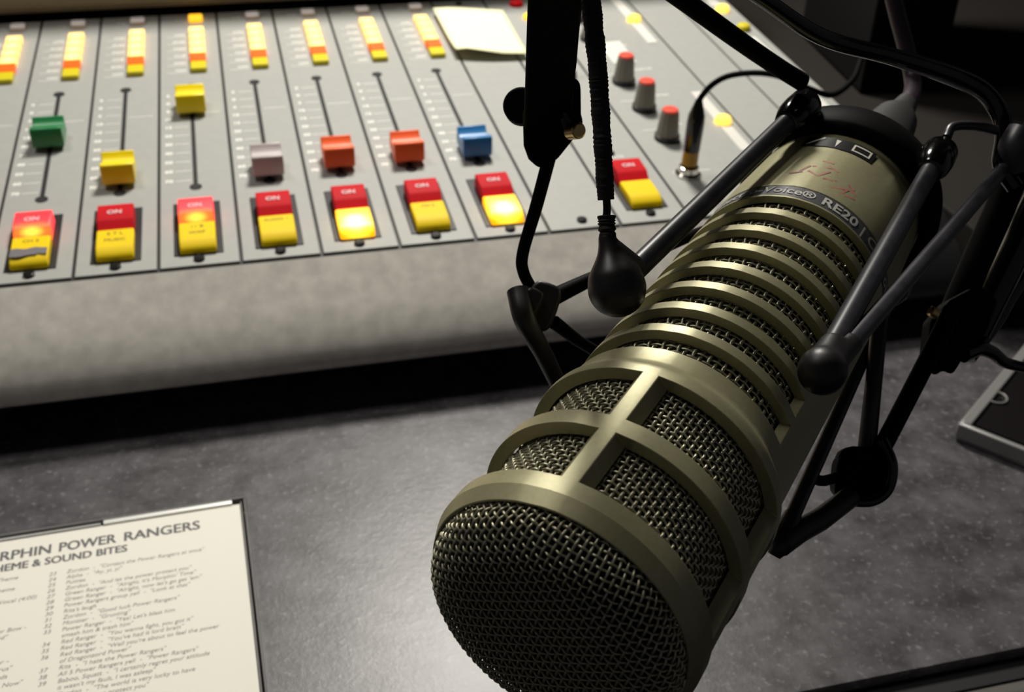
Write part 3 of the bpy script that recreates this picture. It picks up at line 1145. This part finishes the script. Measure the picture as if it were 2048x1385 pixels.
def wrap_text(mb, body, size, sc_, a_c, r, off=0.05, align='CENTER'):
    V, F = text_geo(body, size, off, align=align)
    V2 = cyl(sc_ + V[:, 1], r + 0.05 + V[:, 2] * 3, a_c + np.degrees(V[:, 0] / r))
    mb.add(V2, F)


t = MB()
wrap_text(t, 'Electro-Voice\u00ae', 4.3, 120.9, 9.5, 24.95, 0.05, 'RIGHT')
wrap_text(t, 'RE20 | Cardioid', 4.9, 120.7, 13.5, 24.95, 0.10, 'LEFT')
mobj('lettering', t, 'letter', smooth=0)
bg = MB()
wrap_quad(bg, 151.2, 157.0, -21, 24.5, 24.25)
wrap_quad(bg, 157.25, 157.5, 24.5, 339, 24.12, 90)
bgo = mobj('badge', bg, 'logo_black', smooth=60)
bgo['label'] = 'black maker badge near the tail'
t = MB()


def wrap_poly(mb, pts, r):
    mb.add(cyl(np.array([p[0] for p in pts]), r, np.array([p[1] for p in pts])), [tuple(range(len(pts)))])


wrap_poly(t, [(151.8, -18.5), (155.8, -9.5), (156.6, -9.5), (153.0, -18.8)], 24.4)
wrap_poly(t, [(153.0, -18.8), (156.6, -9.5), (155.8, -8.5), (152.4, -17.6)], 24.41)
wrap_poly(t, [(151.5, 0.2), (155.6, 1.6), (155.9, -1.4)], 24.4)
for (a_, b_, c_, e_) in ((152.2, 152.8, 10, 22), (155.3, 155.9, 10, 22), (152.2, 155.9, 10, 11.2), (152.2, 155.9, 20.8, 22)):
    wrap_quad(t, a_, b_, c_, e_, 24.4, 8)
mobj('badge_mark', t, 'logo_white', smooth=0)
t = MB()
for (s_, a_, ln, tilt) in ((133, -10, 3.4, 0.5), (136, -6.5, 4.0, 1.2), (134, -1, 3.0, -0.6), (138.5, 1.5, 4.6, 0.3), (135, 5, 4.8, 1.1), (133, 9, 2.4, 0.2), (139, 8.5, 3, -0.4), (131, 17, 4.2, 0.7), (134, 19, 5.4, 0.1), (131, 21, 4.0, 1.3), (133.5, 24, 4.0, -0.8), (130.0, 25, 3.0, 0.5), (142, 3, 3.0, 0.1)):
    c, sn = math.cos(tilt), math.sin(tilt)
    r = float(np.interp(s_, [125, 140, 160], [25.0, 24.6, 23.6])) + 0.06
    q_ = []
    for u_, v_ in ((-ln / 2, -0.35), (ln / 2, -0.35), (ln / 2, 0.35), (-ln / 2, 0.35)):
        q_.append((s_ + u_ * sn + v_ * c, a_ + math.degrees((u_ * c - v_ * sn) / r)))
    wrap_poly(t, q_, r)
mobj('marker_scrawl', t, 'red_marker', smooth=0)

# ------------------------------------------------------------------ cable at the tail
cab = empty('microphone_cable', cyl(176, 0, 0).tolist())
add_props(cab, 'dark purple microphone cable with grey connector leaving the tail of the microphone upwards', 'cable')
co = cyl(176, 0, 0)
padd('connector', MB().lathe([(0, 9.4), (3, 9.8), (34, 9.8), (36, 9.2), (52, 7.2), (60, 4.4), (68, 3.6)], co, D, 32), 'grey_boot', cab, co)
cp = [co + D * 60, co + D * 72, at(1826, 165, 405), at(1812, 95, 405), at(1795, 30, 402), at(1780, -40, 398), at(1760, -200, 385), at(1800, -420, 380)]
padd('cable', MB().tube(spline(cp, 8), 3.0, 14), 'purple', cab, co, smooth=60)

# ================================================================== shock mount
sm = empty('shock_mount', cyl(165, 0, 0).tolist())
add_props(sm, 'black shock mount of rods, sockets and rubber boots surrounding the microphone', 'shock mount')
so = cyl(165, 0, 0)


def sobj(name, mb, m, **k):
    return padd(name, mb, m, sm, so, **k)


rp = [(160.6, 23.9), (160.6, 26.4), (162, 27.6), (168, 28.0), (172, 27.4), (173.5, 26.0), (173.5, 23.9)]
ring = MB()
na = 96
RV = np.concatenate([cyl(a_, r_, np.linspace(0, 360, na, endpoint=False)) for a_, r_ in rp])
ring.add(RV, [(i * na + k, i * na + (k + 1) % na, ((i + 1) % len(rp)) * na + (k + 1) % na, ((i + 1) % len(rp)) * na + k) for i in range(len(rp)) for k in range(na)])
sobj('clamp_ring', ring, 'blk', smooth=50)


def capsule_lathe(org, dirn, L, r0_, rmax, r1_):
    pr2 = [(0, r0_ * 0.9), (0.3, r0_), (L * 0.25, rmax * 0.94), (L * 0.5, rmax), (L * 0.8, (rmax + r1_) / 2 + 0.5), (L * 0.95, r1_ * 0.9), (L, r1_ * 0.5)]
    return MB().lathe(pr2, org, dirn, 32)


def seg(a, b, r, sides=24):
    a, b = np.asarray(a), np.asarray(b)
    P = np.array([a + (b - a) * t for t in np.linspace(0, 1, 6)])
    return MB().tube(P, r, sides)


# left rod: socket at the ring, tube along the microphone, rubber boot in front
topL, botL = at(1576, 243, 296), at(1243, 566, 238)
topR, botR = at(1862, 338, 291), at(1658, 705, 226)
top3, bot3 = at(1782, 590, 318), at(1572, 1062, 272)
sobj('rod', seg(botL, topL, 2.6), 'tube', smooth=60)
sobj('rod', seg(botR, topR, 2.45), 'tube', smooth=60)
sobj('rod', seg(bot3, top3, 1.95), 'tube', smooth=60)
for tp, bt, L in ((topL, botL, 17.0), (topR, botR, 16.0), (top3, bot3, 13.0)):
    dv = nrm(tp - bt)
    sobj('socket', capsule_lathe(tp - dv * 1.5, dv, L, 3.3, 4.7, 3.4), 'blk_gloss', smooth=60)
    cc = tp + dv * L * 0.62
    w_ = cc - A
    rad = w_ - D * (w_ @ D)
    inner_pt = A + D * min(max(w_ @ D, 163), 172) + nrm(rad) * 27.5
    sobj('ring_lug', MB().tube([cc, (cc * 0.4 + inner_pt * 0.6), inner_pt - nrm(rad) * 0.5], [3.2, 3.4, 4.2], 18), 'blk_gloss', smooth=60)

# boots: rounded rubber bulbs with necks
dL = nrm(topL - botL)
bc = at(1234, 577, 236)


def bulb(center, r, necks, name='rubber_boot'):
    mb = MB()
    n = 28
    V, F = [], []
    lat = 18
    for i in range(lat + 1):
        ph = PI * i / lat
        for j in range(n):
            th_ = 2 * PI * j / n
            dvec = np.array([math.sin(ph) * math.cos(th_), math.sin(ph) * math.sin(th_), math.cos(ph)])
            rr = r
            for nd, nr, nl in necks:
                ca = float(dvec @ nd)
                if ca > 0:
                    ta = math.acos(min(1, ca))
                    # flare out towards the neck
                    w0 = math.atan2(nr, r)
                    rr = max(rr, r + nl * math.exp(-(ta / (w0 * 1.25)) ** 2) ** 1.0)
            V.append(center + dvec * rr)
    for i in range(lat):
        for j in range(n):
            j2 = (j + 1) % n
            F.append((i * n + j, (i + 1) * n + j, (i + 1) * n + j2, i * n + j2))
    mb.add(V, F)
    return mb


upc = at(1213, 470, 236)
bl = bulb(bc, 6.3, [])
bl.tube([bc + (upc - bc) * t for t in np.linspace(0.25, 1.02, 8)], [5.9, 5.2, 4.3, 3.4, 2.7, 2.3, 2.0, 1.9], 24)
bl.tube([bc + (botL + dL * 4 - bc) * t for t in np.linspace(0.1, 1.0, 5)], [5.2, 4.4, 3.6, 3.1, 2.9], 24)
bl.tube([at(1219, 495, 236), at(1243, 527, 237), botL + dL * 6], [2.6, 3.6, 2.9], 24)
o = sobj('rubber_boot', bl, 'rubber', smooth=80)
rm = o.modifiers.new('remesh', 'REMESH')
rm.mode = 'VOXEL'
rm.voxel_size = 0.00045
rm.use_smooth_shade = True
sg = o.modifiers.new('smooth', 'SMOOTH')
sg.iterations = 14
sg.factor = 0.6
brc = at(1645, 742, 222)
r2a, r2b = at(1700, 690, 229), at(2006, 338, 300)
bl = bulb(brc, 5.0, [])
dR = nrm(topR - botR)
bl.tube([brc, brc * .45 + (botR + dR * 3) * .55, botR + dR * 3.5], [4.6, 3.6, 2.9], 24)
bl.tube([brc, brc * .5 + r2a * .5, r2a + nrm(r2b - r2a) * 1.5], [4.2, 3.0, 2.3], 24)
o = sobj('rubber_boot', bl, 'rubber', smooth=80)
rm = o.modifiers.new('remesh', 'REMESH')
rm.mode = 'VOXEL'
rm.voxel_size = 0.0004
rm.use_smooth_shade = True
sg = o.modifiers.new('smooth', 'SMOOTH')
sg.iterations = 8
foot = at(1560, 1090, 268)
bl = MB().tube([bot3 + nrm(top3 - bot3) * 5, bot3, foot, at(1548, 1112, 268)], [2.2, 2.8, 3.0, 1.6], 20)
bl.tube([foot, at(1600, 1062, 274), at(1640, 1040, 280), at(1700, 995, 290)], [3.0, 2.9, 2.9, 2.8], 20)
o = sobj('rubber_boot', bl, 'rubber', smooth=80)

# outer frame rods
def rod(name, pts, r, m='blk', sides=16, n=8):
    P = spline([at(*p) for p in pts], n)
    rr = r if np.isscalar(r) else np.interp(np.linspace(0, 1, len(P)), np.linspace(0, 1, len(r)), r)
    return sobj(name, MB().tube(P, rr, sides), m, smooth=60)


rod('frame_rod', [(1700, 690, 229), (1860, 508, 266), (2006, 338, 302)], 1.95, 'tube')
rod('frame_rod', [(1098, 318, 284), (1072, 415, 287), (1046, 505, 290), (1047, 545, 291), (1070, 590, 292)], [1.75, 1.7, 1.6, 1.6, 1.6])
rod('frame_rod', [(1100, 598, 292), (1190, 555, 298), (1300, 508, 308), (1392, 468, 320), (1470, 440, 335)], [2.4, 1.9, 1.7, 1.6, 1.5])
rod('frame_rod', [(1036, 582, 286), (1050, 640, 283), (1085, 705, 286), (1118, 772, 292), (1150, 840, 300)], [3.0, 2.9, 2.4, 2.2, 2.2], 'rubber')
rod('frame_rod', [(1108, 645, 292), (1160, 684, 300), (1215, 716, 312), (1290, 760, 326)], [1.9, 1.6, 1.6, 1.6])
rod('frame_rod', [(1732, 915, 300), (1746, 780, 300), (1758, 660, 303), (1772, 560, 310)], [2.5, 2.3, 2.2, 2.1], 'tube')
rod('frame_rod', [(1752, 920, 298), (1850, 730, 300), (1905, 620, 302)], 2.5)
rod('frame_rod', [(1626, 958, 284), (1650, 962, 287), (1690, 948, 296)], 1.4)
rod('frame_rod', [(1764, 880, 292), (1784, 930, 291), (1776, 978, 291), (1745, 1002, 291), (1700, 1003, 291)], 1.5, 'blk_gloss')
rod('frame_rod', [(1100, -190, 246), (1325, -30, 270), (1470, 75, 284), (1545, 127, 292), (1605, 165, 298)], [2.6, 2.5, 2.4, 2.4])
rod('frame_rod', [(1250, -150, 240), (1490, -25, 262), (1640, 72, 278), (1780, 112, 290), (1900, 150, 300), (1965, 182, 304), (2000, 228, 305), (2008, 275, 304), (2003, 330, 303), (2030, 375, 303)],
    [1.9, 1.9, 2.1, 2.2, 2.6, 2.6, 2.5, 2.4, 2.4, 2.4], 'blk_gloss')
rod('frame_rod', [(1893, 276, 300), (1906, 254, 302), (1950, 252, 304), (1998, 262, 304)], 1.3, 'tube')
rod('frame_rod', [(2045, 262, 302), (2028, 300, 302), (2032, 345, 303)], [4.2, 4.6, 3.6], 'tube')

# clamp blocks where frame rods meet
def clamp_block(c, sx, sy, sz, ax, ay, az_, name='frame_clamp', m='rubber'):
    mb = MB()
    c = np.asarray(c)
    ax, ay, az_ = nrm(ax), nrm(ay), nrm(az_)
    poly = []
    n = 20
    for k in range(n):
        t_ = 2 * PI * k / n
        poly.append((abs(math.cos(t_)) ** 0.55 * math.copysign(1, math.cos(t_)) * sx, abs(math.sin(t_)) ** 0.55 * math.copysign(1, math.sin(t_)) * sy))
    mb.prism_z(poly, -sz, sz)
    mb.xform(lambda V: c + V[:, :1] * ax * np.where(V[:, 2:3] > 0, 0.78, 1) + V[:, 1:2] * ay * np.where(V[:, 2:3] > 0, 0.78, 1) + V[:, 2:3] * az_)
    return sobj(name, mb, m, bevel=1.0, bseg=3, smooth=50)


RIGHT, DOWN, FWD = RW[0], RW[1], RW[2]
clamp_block(at(1082, 614, 293), 4.4, 6.6, 4.6, RIGHT + 0.35 * DOWN, DOWN - 0.35 * RIGHT, FWD)
clamp_block(at(1058, 612, 288), 2.8, 4.8, 4.0, RIGHT + 0.5 * DOWN, DOWN - 0.5 * RIGHT, FWD)
clamp_block(at(1722, 944, 299), 8.0, 7.2, 4.6, RIGHT + 0.1 * DOWN, DOWN - 0.1 * RIGHT, FWD, m='blk')
clamp_block(at(1683, 955, 297), 2.6, 6.2, 4.0, RIGHT + 0.1 * DOWN, DOWN - 0.1 * RIGHT, FWD, m='blk')

# ------------------------------------------------------------------ wrapped cord
cordp = spline([at(1160, -380, 200), at(1178, -60, 228), at(1183, 10, 229), at(1195, 134, 231), at(1204, 268, 233), at(1212, 400, 235)], 40)
n = len(cordp)
rad = np.array([2.05 + 0.05 * math.sin(i * 2.3) + 0.06 * rng.standard_normal() + 0.07 * math.sin(i * 0.31) for i in range(n)])
L_ = np.linspace(0, 1, n)
rad *= np.interp(L_, [0, 0.5, 0.9, 1], [1.0, 1.0, 0.92, 0.88])
cw = MB().tube(cordp, rad, 18)
neck = spline([at(1213, 396, 235), at(1214, 420, 235.5), at(1212, 440, 236)], 8)
cw.tube(neck, [0.85] * len(neck), 12)
low = spline([at(1213, 432, 236), at(1214, 455, 236), at(1217, 492, 236)], 14)
cw.tube(low, [1.85 + 0.14 * math.sin(i * 1.3) * 1 + 0.1 * rng.standard_normal() for i in range(len(low))], 18)
o = obj('wrapped_cord', cw, 'cord', smooth=50)
add_props(o, 'black tape wrapped elastic cord hanging down to the left rubber boot of the shock mount', 'cord')

# ------------------------------------------------------------------ left boom arm tip
bo = at(1100, 100, 262)
boom = empty('boom_arm', bo.tolist())
add_props(boom, 'square black boom arm coming down from above with round knob and brass screw', 'boom arm')


def slab(pix, dep, thick, bias=None):
    """outline seen at dep, given real thickness away from the lens"""
    front = [at(u, v, dd) for (u, v, dd) in pix]
    cen = np.mean(front, axis=0)
    back = [cen + (p - cen) * 0.86 + FWD * thick for p in front]
    n_ = len(pix)
    F_ = [tuple(range(n_)), tuple(range(2 * n_ - 1, n_ - 1, -1))] + [(i, n_ + i, n_ + (i + 1) % n_, (i + 1) % n_) for i in range(n_)]
    return MB().add(np.array(front + back), F_)


tb = slab([(1062, -420, 190), (1190, -420, 190), (1176, -60, 232), (1163, 40, 247), (1153, 120, 262), (1146, 230, 276), (1046, 262, 278), (1052, 60, 250), (1056, -60, 232)], 0, 11)
padd('tube', tb, 'blk', boom, bo, bevel=0.8)
bk = slab([(1044, 215, 274), (1150, 150, 272), (1163, 165, 272), (1164, 245, 276), (1152, 272, 278), (1120, 312, 282), (1096, 333, 284), (1076, 336, 284), (1056, 318, 283), (1046, 290, 280)], 0, 9)
padd('yoke', bk, 'blk', boom, bo, bevel=1.2, bseg=3)
kc = at(1043, 212, 286)
padd('knob', MB().lathe([(-1.5, 4.3), (-1.0, 4.75), (3, 4.75), (3.6, 4.3)], kc, nrm(FWD + 0.12 * RIGHT), 36), 'blk', boom, bo, bevel=0.4)
sc0 = at(1150, 262, 274)
sb_ = MB().lathe([(-2, 2.1), (1.6, 2.1), (2.1, 1.7)], sc0, nrm(RIGHT * 0.5 - FWD * 0.8 + 0.1 * DOWN), 24)
padd('brass_screw', sb_, 'brass', boom, bo, bevel=0.2)
padd('washer', MB().lathe([(0, 3.6), (1.0, 3.6)], at(1140, 240, 277), nrm(RIGHT * 0.7 - FWD * 0.7 - DOWN * 0.1), 24), 'blk_gloss', boom, bo)

# ------------------------------------------------------------------ right boom arm
bo2 = at(1960, 560, 320)
boom2 = empty('boom_arm', bo2.tolist())
add_props(boom2, 'black tubular boom arm in shadow at the right, with clamp and brass screw', 'boom arm')


def brod(name, pts, r, m='blk', n=8, sides=20):
    P = spline([at(*p) for p in pts], n)
    rr = r if np.isscalar(r) else np.interp(np.linspace(0, 1, len(P)), np.linspace(0, 1, len(r)), r)
    return padd(name, MB().tube(P, rr, sides), m, boom2, bo2, smooth=60)


brod('arm_tube', [(2500, -500, 290), (2075, 260, 312), (1990, 440, 316), (1900, 645, 320)], 4.2)
brod('arm_tube', [(2540, -420, 296), (2105, 350, 318), (2030, 505, 322), (1950, 665, 326)], 4.4, 'blk_gloss')
brod('brace', [(2500, -60, 330), (2080, 500, 330), (1990, 640, 330), (1935, 715, 328)], 2.6, 'blk_gloss')
cb = slab([(1862, 640, 312), (1900, 598, 312), (1960, 566, 314), (2000, 600, 318), (1975, 668, 320), (1935, 704, 318), (1918, 735, 318), (1906, 752, 318), (1888, 742, 317), (1872, 754, 316), (1852, 738, 314)], 0, 10)
padd('clamp', cb, 'blk', boom2, bo2, bevel=1.2, bseg=3)
padd('brass_screw', MB().lathe([(-3, 1.5), (1.2, 1.5), (1.6, 1.1)], at(1868, 626, 311), nrm(-RIGHT - DOWN * 0.5 - 0.3 * FWD), 20), 'brass', boom2, bo2)
brod('hook', [(1925, 706, 322), (1958, 698, 324), (1985, 706, 326), (2012, 726, 328), (2060, 738, 330)], [3.0, 2.2, 2.0, 1.7, 1.5], 'blk_gloss')

# ------------------------------------------------------------------ side unit and cabinet at the right
o = obj('side_unit', MB().box((488, -42, 0.3), (1150, 560, 55)), 'unit', bevel=1.5)
add_props(o, 'low charcoal equipment unit to the right of the mixing console', 'equipment unit')
sp = empty('speaker', (590, 250, 55))
add_props(sp, 'black speaker cabinet standing on the charcoal unit behind the microphone', 'speaker')
f0, f1, f2 = np.array([531.3, 164.9]), np.array([611.0, 191.2]), np.array([553.2, 298.4])
f3 = f1 + f2 - f0
pol = [tuple(f0 - [590, 250]), tuple(f1 - [590, 250]), tuple(f3 - [590, 250]), tuple(f2 - [590, 250])]
obj('cabinet', MB().prism_z(pol, 0.3, 250), 'speaker', sp, bevel=2)
gx = nrm(f1 - f0)
gn = np.array([gx[1], -gx[0]])
fa, fb = f0 + gx * 6 + gn * 1.5 - [590, 250], f1 - gx * 6 + gn * 1.5 - [590, 250]
fa2, fb2 = fa - gn * 1.6, fb - gn * 1.6
obj('front_grille', MB().prism_z([tuple(fa), tuple(fb), tuple(fb2), tuple(fa2)], 8, 240), 'speaker', sp, bevel=0.5)
